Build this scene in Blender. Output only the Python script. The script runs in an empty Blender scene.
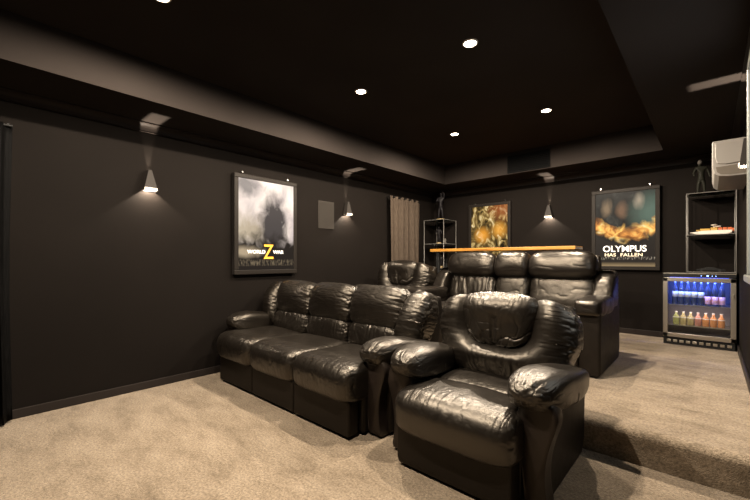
import bpy, bmesh, math, random
import numpy as np
from mathutils import Vector, Matrix, Euler

H = 1.25                      # one camera height in metres: room measures below are multiples of it
random.seed(4)
scene = bpy.context.scene
COL = scene.collection

# ------------------------------------------------------------------ materials
def new_mat(name):
    m = bpy.data.materials.new(name); m.use_nodes = True
    nt = m.node_tree
    return m, nt, nt.nodes['Principled BSDF']

def plain(name, col, rough=.5, metal=0.0, spec=.5, emit=None, estr=0.0):
    m, nt, b = new_mat(name)
    b.inputs['Base Color'].default_value = (*col, 1)
    b.inputs['Roughness'].default_value = rough
    b.inputs['Metallic'].default_value = metal
    b.inputs['Specular IOR Level'].default_value = spec
    if emit:
        b.inputs['Emission Color'].default_value = (*emit, 1)
        b.inputs['Emission Strength'].default_value = estr
    return m

def N(nt, kind, **kw):
    n = nt.nodes.new(kind)
    for k, v in kw.items():
        if k in n.inputs.keys(): n.inputs[k].default_value = v
        else: setattr(n, k, v)
    return n

def ramp(nt, stops, interp='LINEAR'):
    r = nt.nodes.new('ShaderNodeValToRGB'); cr = r.color_ramp; cr.interpolation = interp
    while len(cr.elements) > 1: cr.elements.remove(cr.elements[-1])
    cr.elements[0].position = stops[0][0]; cr.elements[0].color = (*stops[0][1], 1)
    for p, c in stops[1:]:
        e = cr.elements.new(p); e.color = (*c, 1)
    return r

def bump(nt, b, src, strength, dist):
    bp = N(nt, 'ShaderNodeBump'); bp.inputs['Strength'].default_value = strength
    bp.inputs['Distance'].default_value = dist
    nt.links.new(src, bp.inputs['Height']); nt.links.new(bp.outputs['Normal'], b.inputs['Normal'])
    return bp

def paint(name, col, rough=.75):
    m, nt, b = new_mat(name)
    tc = N(nt, 'ShaderNodeTexCoord')
    nz = N(nt, 'ShaderNodeTexNoise'); nz.inputs['Scale'].default_value = 1.6; nz.inputs['Detail'].default_value = 5
    nt.links.new(tc.outputs['Object'], nz.inputs['Vector'])
    r = ramp(nt, [(.3, tuple(c*.88 for c in col)), (.7, tuple(c*1.1 for c in col))])
    nt.links.new(nz.outputs['Fac'], r.inputs['Fac']); nt.links.new(r.outputs['Color'], b.inputs['Base Color'])
    n2 = N(nt, 'ShaderNodeTexNoise'); n2.inputs['Scale'].default_value = 140
    nt.links.new(tc.outputs['Object'], n2.inputs['Vector'])
    bump(nt, b, n2.outputs['Fac'], .12, .003)
    b.inputs['Roughness'].default_value = rough
    b.inputs['Specular IOR Level'].default_value = .05
    return m

def carpet_mat():
    m, nt, b = new_mat('carpet')
    tc = N(nt, 'ShaderNodeTexCoord')
    n1 = N(nt, 'ShaderNodeTexNoise'); n1.inputs['Scale'].default_value = 3.8; n1.inputs['Detail'].default_value = 8; n1.inputs['Roughness'].default_value = .7
    mp = N(nt, 'ShaderNodeMapping'); mp.inputs['Scale'].default_value = (.8, 1.7, 1); mp.inputs['Rotation'].default_value = (0, 0, .6)
    nt.links.new(tc.outputs['Object'], mp.inputs['Vector']); nt.links.new(mp.outputs['Vector'], n1.inputs['Vector'])
    n2 = N(nt, 'ShaderNodeTexNoise'); n2.inputs['Scale'].default_value = 72; n2.inputs['Detail'].default_value = 4
    nt.links.new(tc.outputs['Object'], n2.inputs['Vector'])
    r1 = ramp(nt, [(.33, (.175, .134, .090)), (.5, (.258, .202, .141)), (.68, (.315, .252, .181))])
    nt.links.new(n1.outputs['Fac'], r1.inputs['Fac'])
    r2 = ramp(nt, [(.32, (.62, .62, .62)), (.65, (1.16, 1.16, 1.16))])
    nt.links.new(n2.outputs['Fac'], r2.inputs['Fac'])
    mx = N(nt, 'ShaderNodeMix', data_type='RGBA', blend_type='MULTIPLY'); mx.inputs[0].default_value = 1
    nt.links.new(r1.outputs['Color'], mx.inputs[6]); nt.links.new(r2.outputs['Color'], mx.inputs[7])
    nt.links.new(mx.outputs[2], b.inputs['Base Color'])
    n3 = N(nt, 'ShaderNodeTexNoise'); n3.inputs['Scale'].default_value = 160; n3.inputs['Detail'].default_value = 2
    nt.links.new(tc.outputs['Object'], n3.inputs['Vector'])
    bump(nt, b, n3.outputs['Fac'], .7, .012)
    b.inputs['Roughness'].default_value = .95; b.inputs['Specular IOR Level'].default_value = .1
    b.inputs['Sheen Weight'].default_value = .15
    return m

def leather_mat(name, col, rough, fine=.25, coarse=.5, spec=.75):
    m, nt, b = new_mat(name)
    tc = N(nt, 'ShaderNodeTexCoord')
    n1 = N(nt, 'ShaderNodeTexNoise'); n1.inputs['Scale'].default_value = 9; n1.inputs['Detail'].default_value = 4; n1.inputs['Distortion'].default_value = 1.4
    nt.links.new(tc.outputs['Object'], n1.inputs['Vector'])
    v = N(nt, 'ShaderNodeTexVoronoi'); v.inputs['Scale'].default_value = 210
    nt.links.new(tc.outputs['Object'], v.inputs['Vector'])
    r = ramp(nt, [(.35, tuple(c*.8 for c in col)), (.7, tuple(c*1.25 for c in col))])
    nt.links.new(n1.outputs['Fac'], r.inputs['Fac']); nt.links.new(r.outputs['Color'], b.inputs['Base Color'])
    rr = N(nt, 'ShaderNodeMapRange'); rr.inputs['To Min'].default_value = rough-.07; rr.inputs['To Max'].default_value = rough+.1
    nt.links.new(n1.outputs['Fac'], rr.inputs['Value']); nt.links.new(rr.outputs['Result'], b.inputs['Roughness'])
    b1 = N(nt, 'ShaderNodeBump'); b1.inputs['Strength'].default_value = fine; b1.inputs['Distance'].default_value = .0012
    nt.links.new(v.outputs['Distance'], b1.inputs['Height'])
    b2 = N(nt, 'ShaderNodeBump'); b2.inputs['Strength'].default_value = coarse; b2.inputs['Distance'].default_value = .012
    nt.links.new(n1.outputs['Fac'], b2.inputs['Height']); nt.links.new(b1.outputs['Normal'], b2.inputs['Normal'])
    nt.links.new(b2.outputs['Normal'], b.inputs['Normal'])
    b.inputs['Specular IOR Level'].default_value = spec
    b.inputs['Specular Tint'].default_value = (1, .90, .76, 1)
    return m

def wood_mat():
    m, nt, b = new_mat('bar_wood')
    tc = N(nt, 'ShaderNodeTexCoord'); mp = N(nt, 'ShaderNodeMapping'); mp.inputs['Scale'].default_value = (1.2, 14, 14)
    nt.links.new(tc.outputs['Object'], mp.inputs['Vector'])
    n = N(nt, 'ShaderNodeTexNoise'); n.inputs['Scale'].default_value = 2.2; n.inputs['Detail'].default_value = 6
    nt.links.new(mp.outputs['Vector'], n.inputs['Vector'])
    r = ramp(nt, [(.3, (.21, .080, .012)), (.55, (.36, .165, .026)), (.75, (.44, .235, .055))])
    nt.links.new(n.outputs['Fac'], r.inputs['Fac']); nt.links.new(r.outputs['Color'], b.inputs['Base Color'])
    b.inputs['Roughness'].default_value = .35
    return m

def fabric_mat(name, c0, c1, rough=.8):
    m, nt, b = new_mat(name)
    tc = N(nt, 'ShaderNodeTexCoord'); n = N(nt, 'ShaderNodeTexNoise'); n.inputs['Scale'].default_value = 120
    mp = N(nt, 'ShaderNodeMapping'); mp.inputs['Scale'].default_value = (1, 1, .1)
    nt.links.new(tc.outputs['Object'], mp.inputs['Vector']); nt.links.new(mp.outputs['Vector'], n.inputs['Vector'])
    r = ramp(nt, [(.3, c0), (.7, c1)])
    nt.links.new(n.outputs['Fac'], r.inputs['Fac']); nt.links.new(r.outputs['Color'], b.inputs['Base Color'])
    b.inputs['Roughness'].default_value = rough; b.inputs['Specular IOR Level'].default_value = .04
    return m

def pane_mat(name, tint=(1, 1, 1)):
    m = bpy.data.materials.new(name); m.use_nodes = True; nt = m.node_tree; nt.nodes.clear()
    o = N(nt, 'ShaderNodeOutputMaterial'); t = N(nt, 'ShaderNodeBsdfTransparent'); t.inputs[0].default_value = (*tint, 1)
    g = N(nt, 'ShaderNodeBsdfGlossy'); g.inputs['Roughness'].default_value = .03
    f = N(nt, 'ShaderNodeFresnel'); f.inputs['IOR'].default_value = 1.4
    mx = N(nt, 'ShaderNodeMixShader')
    nt.links.new(f.outputs[0], mx.inputs[0]); nt.links.new(t.outputs[0], mx.inputs[1]); nt.links.new(g.outputs[0], mx.inputs[2])
    nt.links.new(mx.outputs[0], o.inputs[0])
    return m

def art_mat(name, build, glow):
    """backlit print: artwork colours from generated coordinates feed base colour and the light-box glow"""
    m, nt, b = new_mat(name)
    tc = N(nt, 'ShaderNodeTexCoord'); sp = N(nt, 'ShaderNodeSeparateXYZ')
    nt.links.new(tc.outputs['UV'], sp.inputs[0])
    out = build(nt, tc.outputs['UV'], sp.outputs['X'], sp.outputs['Y'])
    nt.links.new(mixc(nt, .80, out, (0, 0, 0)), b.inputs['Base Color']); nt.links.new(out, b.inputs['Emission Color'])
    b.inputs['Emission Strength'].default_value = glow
    b.inputs['Roughness'].default_value = .35; b.inputs['Specular IOR Level'].default_value = .06
    return m

def mth(nt, op, a, c=None, d=None):
    n = nt.nodes.new('ShaderNodeMath'); n.operation = op
    for i, v in enumerate((a, c, d)):
        if v is None: continue
        if isinstance(v, (int, float)): n.inputs[i].default_value = v
        else: nt.links.new(v, n.inputs[i])
    return n.outputs[0]

def mixc(nt, fac, a, c):
    mx = N(nt, 'ShaderNodeMix', data_type='RGBA')
    for s, v in ((0, fac), (6, a), (7, c)):
        if isinstance(v, (int, float)): mx.inputs[s].default_value = v
        elif isinstance(v, tuple): mx.inputs[s].default_value = (*v, 1)
        else: nt.links.new(v, mx.inputs[s])
    return mx.outputs[2]

def noise_uv(nt, uv, scale, detail=5, dist=0.0, stretch=(1, 1, 1)):
    mp = N(nt, 'ShaderNodeMapping'); mp.inputs['Scale'].default_value = stretch
    nt.links.new(uv, mp.inputs['Vector'])
    n = N(nt, 'ShaderNodeTexNoise'); n.inputs['Scale'].default_value = scale; n.inputs['Detail'].default_value = detail; n.inputs['Distortion'].default_value = dist
    nt.links.new(mp.outputs['Vector'], n.inputs['Vector'])
    return n.outputs['Fac']

def blob(nt, x, y, cx, cy, rx, ry, soft, nz=None, namp=0.0):
    dx = mth(nt, 'DIVIDE', mth(nt, 'SUBTRACT', x, cx), rx); dy = mth(nt, 'DIVIDE', mth(nt, 'SUBTRACT', y, cy), ry)
    r = mth(nt, 'SQRT', mth(nt, 'ADD', mth(nt, 'MULTIPLY', dx, dx), mth(nt, 'MULTIPLY', dy, dy)))
    if nz is not None: r = mth(nt, 'ADD', r, mth(nt, 'MULTIPLY', mth(nt, 'SUBTRACT', nz, .5), namp))
    n = N(nt, 'ShaderNodeMapRange'); n.inputs['From Min'].default_value = 1+soft; n.inputs['From Max'].default_value = 1-soft
    nt.links.new(r, n.inputs['Value'])
    return n.outputs['Result']

def stepy(nt, v, a, c):
    n = N(nt, 'ShaderNodeMapRange'); n.inputs['From Min'].default_value = a; n.inputs['From Max'].default_value = c
    nt.links.new(v, n.inputs['Value']); return n.outputs['Result']

def art_sky(nt, uv, x, y):
    n1 = noise_uv(nt, uv, 3.0, 6, .6); n2 = noise_uv(nt, uv, 9.0, 6, .5); n3 = noise_uv(nt, uv, 40, 2, 0, (1, .5, 1))
    r = ramp(nt, [(.3, (.42, .38, .40)), (.55, (.72, .66, .64)), (.75, (.95, .90, .84))]); nt.links.new(n1, r.inputs['Fac'])
    c = mixc(nt, mth(nt, 'MULTIPLY', blob(nt, x, y, .12, .93, .22, .10, .5, n2, 1.2), .8), r.outputs['Color'], (.10, .10, .11))
    c = mixc(nt, mth(nt, 'MULTIPLY', blob(nt, x, y, .2, .42, .45, .16, .6, n2, 1.6), .75), c, (.30, .26, .17))
    c = mixc(nt, mth(nt, 'MULTIPLY', blob(nt, x, y, .62, .50, .24, .34, .35, n2, .9), 1.0), c, (.055, .05, .052))
    yy = mth(nt, 'ADD', y, mth(nt, 'MULTIPLY', mth(nt, 'SUBTRACT', n2, .5), .25))
    c = mixc(nt, stepy(nt, yy, .42, .27), c, (.018, .015, .013))
    c = mixc(nt, mth(nt, 'MULTIPLY', blob(nt, x, y, .10, .20, .26, .05, .6, n2, 1.0), .7), c, (.5, .42, .3))
    band = mth(nt, 'MULTIPLY', stepy(nt, y, .04, .05), stepy(nt, y, .12, .11))
    c = mixc(nt, mth(nt, 'MULTIPLY', band, mth(nt, 'MULTIPLY', stepy(nt, n3, .45, .7), .4)), c, (.40, .33, .22))
    return c

def art_gold(nt, uv, x, y):
    n1 = noise_uv(nt, uv, 6, 8, 1.5); n2 = noise_uv(nt, uv, 3, 4, 1)
    r = ramp(nt, [(.36, (.02, .016, .008)), (.50, (.20, .13, .04)), (.60, (.62, .47, .20)), (.72, (1, .93, .70))]); nt.links.new(n1, r.inputs['Fac'])
    c = mixc(nt, mth(nt, 'MULTIPLY', blob(nt, x, y, .32, .52, .16, .10, .6, n1, 1.3), .8), r.outputs['Color'], (.95, .42, .05))
    c = mixc(nt, mth(nt, 'MULTIPLY', blob(nt, x, y, .78, .60, .15, .10, .6, n1, 1.3), .7), c, (.95, .45, .06))
    c = mixc(nt, mth(nt, 'MULTIPLY', blob(nt, x, y, .9, .95, .35, .16, .5, n1, 1.0), .7), c, (.35, .10, .03))
    return c

def art_fire(nt, uv, x, y):
    n1 = noise_uv(nt, uv, 5, 7, 1.0); n2 = noise_uv(nt, uv, 4, 6, 1.5, (1, 2.2, 1)); n3 = noise_uv(nt, uv, 45, 2, 0, (1, .6, 1))
    top = ramp(nt, [(.3, (.004, .004, .004)), (.6, (.018, .019, .018)), (.8, (.07, .075, .065))]); nt.links.new(n1, top.inputs['Fac'])
    c = mixc(nt, mth(nt, 'MULTIPLY', blob(nt, x, y, .98, .70, .30, .22, .6, n1, .8), .6), top.outputs['Color'], (.13, .21, .17))
    for cx, cy, rx, ry, col in ((.2, .79, .07, .09, (.22, .16, .10)), (.46, .76, .07, .085, (.17, .10, .06)), (.74, .87, .065, .08, (.34, .29, .22))):
        c = mixc(nt, mth(nt, 'MULTIPLY', blob(nt, x, y, cx, cy, rx, ry, .7, n1, 1.6), .85), c, col)
    fire = ramp(nt, [(.3, (.22, .08, .02)), (.45, (.62, .26, .06)), (.6, (.95, .60, .16)), (.75, (1, .90, .62))]); nt.links.new(n2, fire.inputs['Fac'])
    arc = mth(nt, 'ADD', y, mth(nt, 'MULTIPLY', mth(nt, 'POWER', mth(nt, 'SUBTRACT', x, .55), 2), -.45))
    arc = mth(nt, 'ADD', arc, mth(nt, 'MULTIPLY', mth(nt, 'SUBTRACT', n1, .5), .25))
    fb = mth(nt, 'MULTIPLY', stepy(nt, arc, .31, .40), stepy(nt, arc, .56, .46))
    c = mixc(nt, fb, c, fire.outputs['Color'])
    c = mixc(nt, stepy(nt, arc, .36, .26), c, (.024, .020, .017))
    band = mth(nt, 'MULTIPLY', stepy(nt, y, .085, .095), stepy(nt, y, .13, .12))
    c = mixc(nt, mth(nt, 'MULTIPLY', band, mth(nt, 'MULTIPLY', stepy(nt, n3, .48, .7), .5)), c, (.75, .68, .55))
    c = mixc(nt, mth(nt, 'MULTIPLY', stepy(nt, y, .06, .0), .6), c, (.45, .33, .18))
    return c

M = dict(
    wall=paint('wall_paint', (.0078, .0062, .0052)),
    ceil=paint('ceiling_paint', (.0215, .0177, .0157), .9),
    trim=paint('trim_paint', (.022, .018, .016), .4),
    carpet=carpet_mat(),
    leather=leather_mat('black_leather', (.0055, .0042, .0032), .36, .2, .10, .78),
    leather2=leather_mat('smooth_black_leather', (.0055, .0042, .0034), .32, .2, .10, .65),
    panel=leather_mat('dark_brown_panel', (.0050, .0034, .0025), .55, .2, .05, .25),
    armpanel=leather_mat('brown_arm_panel', (.013, .009, .0072), .45, .2, .05, .4),
    wood=wood_mat(),
    frame=plain('poster_frame_bronze', (.015, .0125, .0105), .5, .15, spec=.12),
    framedark=plain('poster_frame_side', (.012, .010, .009), .5),
    ventblack=plain('vent_black', (.003, .003, .003), .8, spec=.05),
    chrome=plain('chrome', (.75, .73, .70), .18, 1),
    rackmetal=plain('rack_tube_metal', (.22, .21, .195), .38, .25),
    steel=plain('brushed_steel', (.52, .48, .42), .34, 1),
    black=plain('black_plastic', (.006, .006, .006), .45, spec=.3),
    blackmetal=plain('black_metal', (.010, .010, .010), .5, .3),
    sconce=plain('sconce_metal', (.030, .026, .023), .55, spec=.15),
    sconce_in=plain('sconce_inside', (.7, .65, .58), .5),
    lens=plain('lamp_lens', (.9, .85, .75), .4, emit=(1, .86, .66), estr=28),
    lens_soft=plain('lamp_glow_lip', (.9, .85, .75), .4, emit=(1, .80, .58), estr=.9),
    white=plain('white_trim', (.55, .50, .45), .4),
    acwhite=plain('air_conditioner_plastic', (.26, .242, .22), .45),
    acgrey=plain('air_conditioner_vent', (.12, .10, .078), .5),
    speaker=plain('speaker_grille', (.036, .032, .028), .9, spec=.05),
    curtain=fabric_mat('brown_curtain', (.048, .036, .027), (.080, .062, .047)),
    drape=fabric_mat('black_drape', (.0012, .0012, .0012), (.0035, .0033, .0032), .6),
    glass=pane_mat('clear_glass', (.93, .96, .94)),
    shelfglass=pane_mat('smoked_shelf_glass', (.62, .68, .65)),
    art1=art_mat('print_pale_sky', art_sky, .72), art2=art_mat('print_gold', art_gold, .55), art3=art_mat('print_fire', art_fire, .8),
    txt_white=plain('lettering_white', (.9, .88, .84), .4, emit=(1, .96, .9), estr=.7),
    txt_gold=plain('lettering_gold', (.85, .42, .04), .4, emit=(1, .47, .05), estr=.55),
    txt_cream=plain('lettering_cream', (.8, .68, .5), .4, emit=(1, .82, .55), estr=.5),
    fig=plain('figurine_dark', (.008, .007, .008), .5, spec=.15), figlight=plain('figurine_pale', (.10, .09, .08), .6, spec=.1),
    fig_green=plain('figurine_olive', (.014, .014, .010), .55, spec=.1), figbase=plain('figurine_base', (.22, .16, .07), .5),
    hull=plain('model_white', (.75, .68, .60), .4), orange=plain('model_orange', (.55, .13, .04), .4), ochre=plain('model_ochre', (.5, .30, .06), .5),
    led=plain('blue_led', (.1, .15, .8), .4, emit=(.10, .16, 1), estr=1.5), leddot=plain('blue_display', (.2, .3, .9), .4, emit=(.25, .45, 1), estr=6),
    lining=plain('fridge_lining', (.17, .15, .155), .5),
    bottle_dark=plain('bottle_glass_dark', (.05, .06, .10), .12), label_white=plain('bottle_label_white', (.72, .72, .75), .5),
    label_pink=plain('bottle_label_pink', (.85, .45, .42), .5), cap=plain('bottle_cap', (.6, .6, .62), .3, .8),
    drink_green=plain('drink_green', (.26, .26, .09), .15), drink_yellow=plain('drink_yellow', (.34, .27, .12), .15),
    drink_pink=plain('drink_pink', (.40, .17, .12), .15), drink_orange=plain('drink_orange', (.46, .19, .07), .15),
    clear=plain('bottle_shoulder', (.62, .58, .52), .12),
    winframe=plain('window_frame_grey', (.16, .165, .15), .3), night=plain('daylit_window_pane', (.3, .35, .4), .6, emit=(.62, .78, 1), estr=.8),
)

# ------------------------------------------------------------------ mesh helpers
def link(name, me, mat, parent=None, loc=(0, 0, 0), rot=(0, 0, 0), smooth=False):
    o = bpy.data.objects.new(name, me); COL.objects.link(o)
    if mat is not None:
        me.materials.clear(); me.materials.append(mat)
    o.location = loc; o.rotation_euler = rot
    if parent is not None: o.parent = parent
    if smooth:
        me.polygons.foreach_set('use_smooth', [True]*len(me.polygons))
    return o

def bm_link(name, bm, mat, parent=None, loc=(0, 0, 0), rot=(0, 0, 0), smooth=False):
    bmesh.ops.recalc_face_normals(bm, faces=bm.faces)
    me = bpy.data.meshes.new(name); bm.to_mesh(me); bm.free()
    return link(name, me, mat, parent, loc, rot, smooth)

def bm_box(bm, c, s, bev=0.0, seg=2, rot=None):
    g = bmesh.ops.create_cube(bm, size=1.0); vs = g['verts']
    for v in vs: v.co = Vector((v.co.x*s[0], v.co.y*s[1], v.co.z*s[2]))
    if bev > 0:
        es = list({e for v in vs for e in v.link_edges})
        r = bmesh.ops.bevel(bm, geom=es, offset=min(bev, min(s)*.49), segments=seg, affect='EDGES', profile=.5)
        vs = list({v for f in r['faces'] for v in f.verts} | {v for v in vs if v.is_valid})
    mt = Matrix.Translation(c) @ (Euler(rot).to_matrix().to_4x4() if rot else Matrix())
    bmesh.ops.transform(bm, matrix=mt, verts=vs)
    return vs

def box(name, c, s, mat, parent=None, bev=0.0, seg=2, rot=None, smooth=False):
    bm = bmesh.new(); bm_box(bm, c, s, bev, seg, rot)
    return bm_link(name, bm, mat, parent, smooth=smooth)

def span(name, lo, hi, mat, parent=None, bev=0.0, seg=2):
    c = [(a+b)/2 for a, b in zip(lo, hi)]; s = [abs(b-a) for a, b in zip(lo, hi)]
    return box(name, c, s, mat, parent, bev, seg)

def bm_cyl(bm, p0, p1, r0, r1=None, n=16):
    r1 = r0 if r1 is None else r1
    p0, p1 = Vector(p0), Vector(p1); d = p1-p0
    g = bmesh.ops.create_cone(bm, cap_ends=True, segments=n, radius1=r0, radius2=r1, depth=d.length)
    q = d.to_track_quat('Z', 'Y').to_matrix().to_4x4()
    bmesh.ops.transform(bm, matrix=Matrix.Translation((p0+p1)/2) @ q, verts=g['verts'])

def bm_lathe(bm, prof, n=16, c=(0, 0, 0)):
    rings = []
    for r, z in prof:
        rings.append([bm.verts.new((c[0]+r*math.cos(2*math.pi*k/n), c[1]+r*math.sin(2*math.pi*k/n), c[2]+z)) for k in range(n)])
    for a, b in zip(rings, rings[1:]):
        for k in range(n): bm.faces.new((a[k], a[(k+1) % n], b[(k+1) % n], b[k]))
    bm.faces.new(rings[0]); bm.faces.new(rings[-1])

def bm_prism(bm, pts, axis, a, b, bev=0.0, seg=3):
    """extrude a 2D outline; axis 'x': pts=(y,z); 'y': pts=(x,z); 'z': pts=(x,y)"""
    def P(p, t): return (t, p[0], p[1]) if axis == 'x' else (p[0], t, p[1]) if axis == 'y' else (p[0], p[1], t)
    v0 = [bm.verts.new(P(p, a)) for p in pts]; v1 = [bm.verts.new(P(p, b)) for p in pts]
    n = len(pts); caps = [bm.faces.new(v0), bm.faces.new(v1)]
    for k in range(n): bm.faces.new((v0[k], v0[(k+1) % n], v1[(k+1) % n], v1[k]))
    if bev > 0:
        es = list({e for f in caps for e in f.edges})
        bmesh.ops.bevel(bm, geom=es, offset=bev, segments=seg, affect='EDGES', profile=.5)

def prism(name, pts, axis, a, b, mat, parent=None, bev=0.0, smooth=False, loc=(0, 0, 0)):
    bm = bmesh.new(); bm_prism(bm, pts, axis, a, b, bev)
    return bm_link(name, bm, mat, parent, loc=loc, smooth=smooth)

# ---- vectorised value noise
def _h(ix, iy, iz):
    with np.errstate(over='ignore'):
        n = ix.astype(np.uint32)*np.uint32(374761393) + iy.astype(np.uint32)*np.uint32(668265263) + iz.astype(np.uint32)*np.uint32(2147483647)
        n = (n ^ (n >> np.uint32(13)))*np.uint32(1274126177); n = n ^ (n >> np.uint32(16))
    return (n & np.uint32(0xffffff)).astype(np.float64)/0xffffff

def vnoise(P):
    P = np.asarray(P)+1000.0; i = np.floor(P).astype(np.int64); f = P-i; u = f*f*f*(f*(f*6-15)+10)
    r = 0
    for a in (0, 1):
        for b in (0, 1):
            for c in (0, 1):
                w = (u[:, 0] if a else 1-u[:, 0])*(u[:, 1] if b else 1-u[:, 1])*(u[:, 2] if c else 1-u[:, 2])
                r = r + w*_h(i[:, 0]+a, i[:, 1]+b, i[:, 2]+c)
    return r

_cube_cache = {}
def cube_grid(n):
    if n in _cube_cache: return _cube_cache[n]
    idx = {}; V = []; F = []
    def vid(p):
        k = tuple(round(c*n) for c in p)
        if k not in idx: idx[k] = len(V); V.append(p)
        return idx[k]
    t = [-1+2*i/n for i in range(n+1)]
    for ax in range(3):
        for s in (-1, 1):
            for i in range(n):
                for j in range(n):
                    q = []
                    for a, b in ((i, j), (i+1, j), (i+1, j+1), (i, j+1)):
                        p = [0, 0, 0]; p[ax] = s; p[(ax+1) % 3] = t[a]; p[(ax+2) % 3] = t[b]; q.append(vid(tuple(p)))
                    F.append(q if s > 0 else q[::-1])
    _cube_cache[n] = (np.array(V), F)
    return _cube_cache[n]

_seed = [0]
def cushion(name, mat, parent, loc, size, rot=(0, 0, 0), e=4.0, n=40, bulge=None, wr=(), deform=None):
    """puffy leather cushion: rounded super-ellipsoid box with creases pressed along its normals"""
    _seed[0] += 17.3; sd = _seed[0]
    V, F = cube_grid(n)
    V = np.sin(V*math.pi/4)/math.sin(math.pi/4) if e > 3 else V
    m = np.abs(V).max(1); s = (np.abs(V)**e).sum(1)**(1/e)
    U = V*(m/s)[:, None]
    hs = np.array(size)/2
    G = np.sign(U)*np.abs(U)**(e-1)/hs; G /= np.linalg.norm(G, axis=1)[:, None]+1e-9
    P = U*hs
    D = np.zeros(len(P))
    for w in wr: D += w(U, P, sd)
    P = P+G*D[:, None]
    if deform: P = deform(P, U)
    me = bpy.data.meshes.new(name); me.from_pydata(P.tolist(), [], F); me.update()
    return link(name, me, mat, parent, loc, rot, smooth=True)

def gather(axis, amp=.010, freq=34, reach=.28, ends=(-1, 1)):
    """pleats running away from the seam at the end(s) of an axis"""
    def f(U, P, sd):
        fr = np.full(3, freq, float); fr[axis] = freq*.10
        nz = vnoise(P*fr+sd); nz2 = vnoise(P*fr*.45+sd+9)
        m = 0
        for e in ends: m = m+np.exp(-(1-e*U[:, axis])/reach)*np.clip((1-e*U[:, axis])/.04, 0, 1)
        return amp*((nz-.5)*1.1+(nz2-.5)*1.4)*m
    return f

def crease(amp=.012, scale=(5, 5, 5), sharp=6, mask=None):
    """sparse sharp valleys where the hide folds"""
    def f(U, P, sd):
        q = P*np.array(scale)+sd
        q = q+.6*np.stack([vnoise(q*1.3+5), vnoise(q*1.3+15), vnoise(q*1.3+25)], 1)
        r = 1-np.abs(2*vnoise(q)-1); r2 = 1-np.abs(2*vnoise(q*2.1+40)-1)
        d = -amp*(r**sharp+.45*r2**sharp)
        return d*(mask(U) if mask else 1)
    return f

def lumps(amp=.012, scale=6):
    return lambda U, P, sd: amp*(vnoise(P*scale+sd)-.5)*2

# ------------------------------------------------------------------ things
def thing(name, label, cat, loc=(0, 0, 0), rotz=0.0, group=None):
    o = bpy.data.objects.new(name, None); COL.objects.link(o); o.empty_display_size = .05
    o.location = loc; o.rotation_euler = (0, 0, rotz)
    o['label'] = label; o['category'] = cat
    if group: o['group'] = group
    return o

def tag(o, label, cat, group=None):
    o['label'] = label; o['category'] = cat
    if group: o['group'] = group
    return o

def struct(o):
    o['kind'] = 'structure'; return o

def copy_tree(o, parent=None):
    c = o.copy(); COL.objects.link(c)
    if parent is not None: c.parent = parent
    for ch in list(o.children): copy_tree(ch, c)
    return c

def aim(name, kind, loc, energy, color, size=.03, angle=None, blend=1.0, target=None):
    l = bpy.data.lights.new(name, kind); l.energy = energy; l.color = color; l.shadow_soft_size = size
    if kind == 'SPOT': l.spot_size = angle; l.spot_blend = blend
    o = bpy.data.objects.new(name, l); COL.objects.link(o); o.location = loc
    if target is not None: o.rotation_euler = (Vector(target)-Vector(loc)).to_track_quat('-Z', 'Y').to_euler()
    return o

# ------------------------------------------------------------------ the room
XL, XR, YB, YF = -3.25*H, .19*H, 4.975*H, -1.0*H
ZS, ZC = 2.056*H, 2.317*H                    # soffit and tray ceiling
TX0, TX1, TY0, TY1 = -2.752*H, -.338*H, -.42*H, 4.485*H
PZ, PY = .22, 2.19*H                         # raised rear platform
T = .12

struct(span('floor', (XL-T, YF-T, -.1), (XR+T, YB+T, 0), M['carpet']))
bm = bmesh.new()
pts = [(PY+.012, -.02), (PY+.006, .10), (PY-.004, PZ-.060)]
for k in range(1, 8):
    a = math.pi-(math.pi/2)*k/7
    pts.append((PY+.052+.058*math.cos(a), PZ-.055+.055*math.sin(a)))
pts += [(YB+.02, PZ), (YB+.02, -.02)]
bm_prism(bm, pts, 'x', XL-.02, XR+.02)
struct(bm_link('floor_platform', bm, M['carpet']))

struct(span('wall_left', (XL-T, YF-T, -.1), (XL, YB+T, ZC+.1), M['wall']))
struct(span('wall_back', (XL, YB, -.1), (XR, YB+T, ZC+.1), M['wall']))
struct(span('wall_right', (XR, YF-T, -.1), (XR+T, YB+T, ZC+.1), M['wall']))
struct(span('wall_front', (XL, YF-T, -.1), (XR, YF, ZC+.1), M['wall']))
struct(span('ceiling', (XL, YF, ZC), (XR, YB, ZC+.1), M['ceil']))
for lo, hi in (((XL, YF, ZS), (TX0, YB, ZC)), ((TX1, YF, ZS), (XR, YB, ZC)), ((TX0, TY1, ZS), (TX1, YB, ZC)), ((TX0, YF, ZS), (TX1, TY0, ZC))):
    struct(span('soffit', lo, hi, M['ceil']))
# cove cornice under the soffit
cv = [(0, 0), (.072, 0), (.072, -.010)]
for k in range(1, 8):
    a = (math.pi/2)*k/8
    cv.append((.072-.058*math.sin(a), -.010-.058*(1-math.cos(a))))
cv += [(.012, -.070), (.012, -.080), (0, -.080)]
struct(prism('trim_1', [(XL+x, ZS+z) for x, z in cv], 'y', YF, YB, M['trim']))
struct(prism('trim_2', [(YB-x, ZS+z) for x, z in cv], 'x', XL, XR, M['trim']))
struct(prism('trim_3', [(XR-x, ZS+z) for x, z in cv], 'y', YF, YB, M['trim']))
def skirting(name, lo, hi): struct(span(name, lo, hi, M['trim'], bev=.006))
skirting('baseboard_left', (XL, YF, 0), (XL+.016, PY, .075))
skirting('baseboard_left_platform', (XL, PY+.06, PZ), (XL+.016, YB, PZ+.075))
skirting('baseboard_back', (XL, YB-.016, PZ), (XR, YB, PZ+.075))
skirting('baseboard_right', (XR-.016, PY+.06, PZ), (XR, YB, PZ+.075))
skirting('baseboard_right_lower', (XR-.016, YF, 0), (XR, PY, .075))

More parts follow.
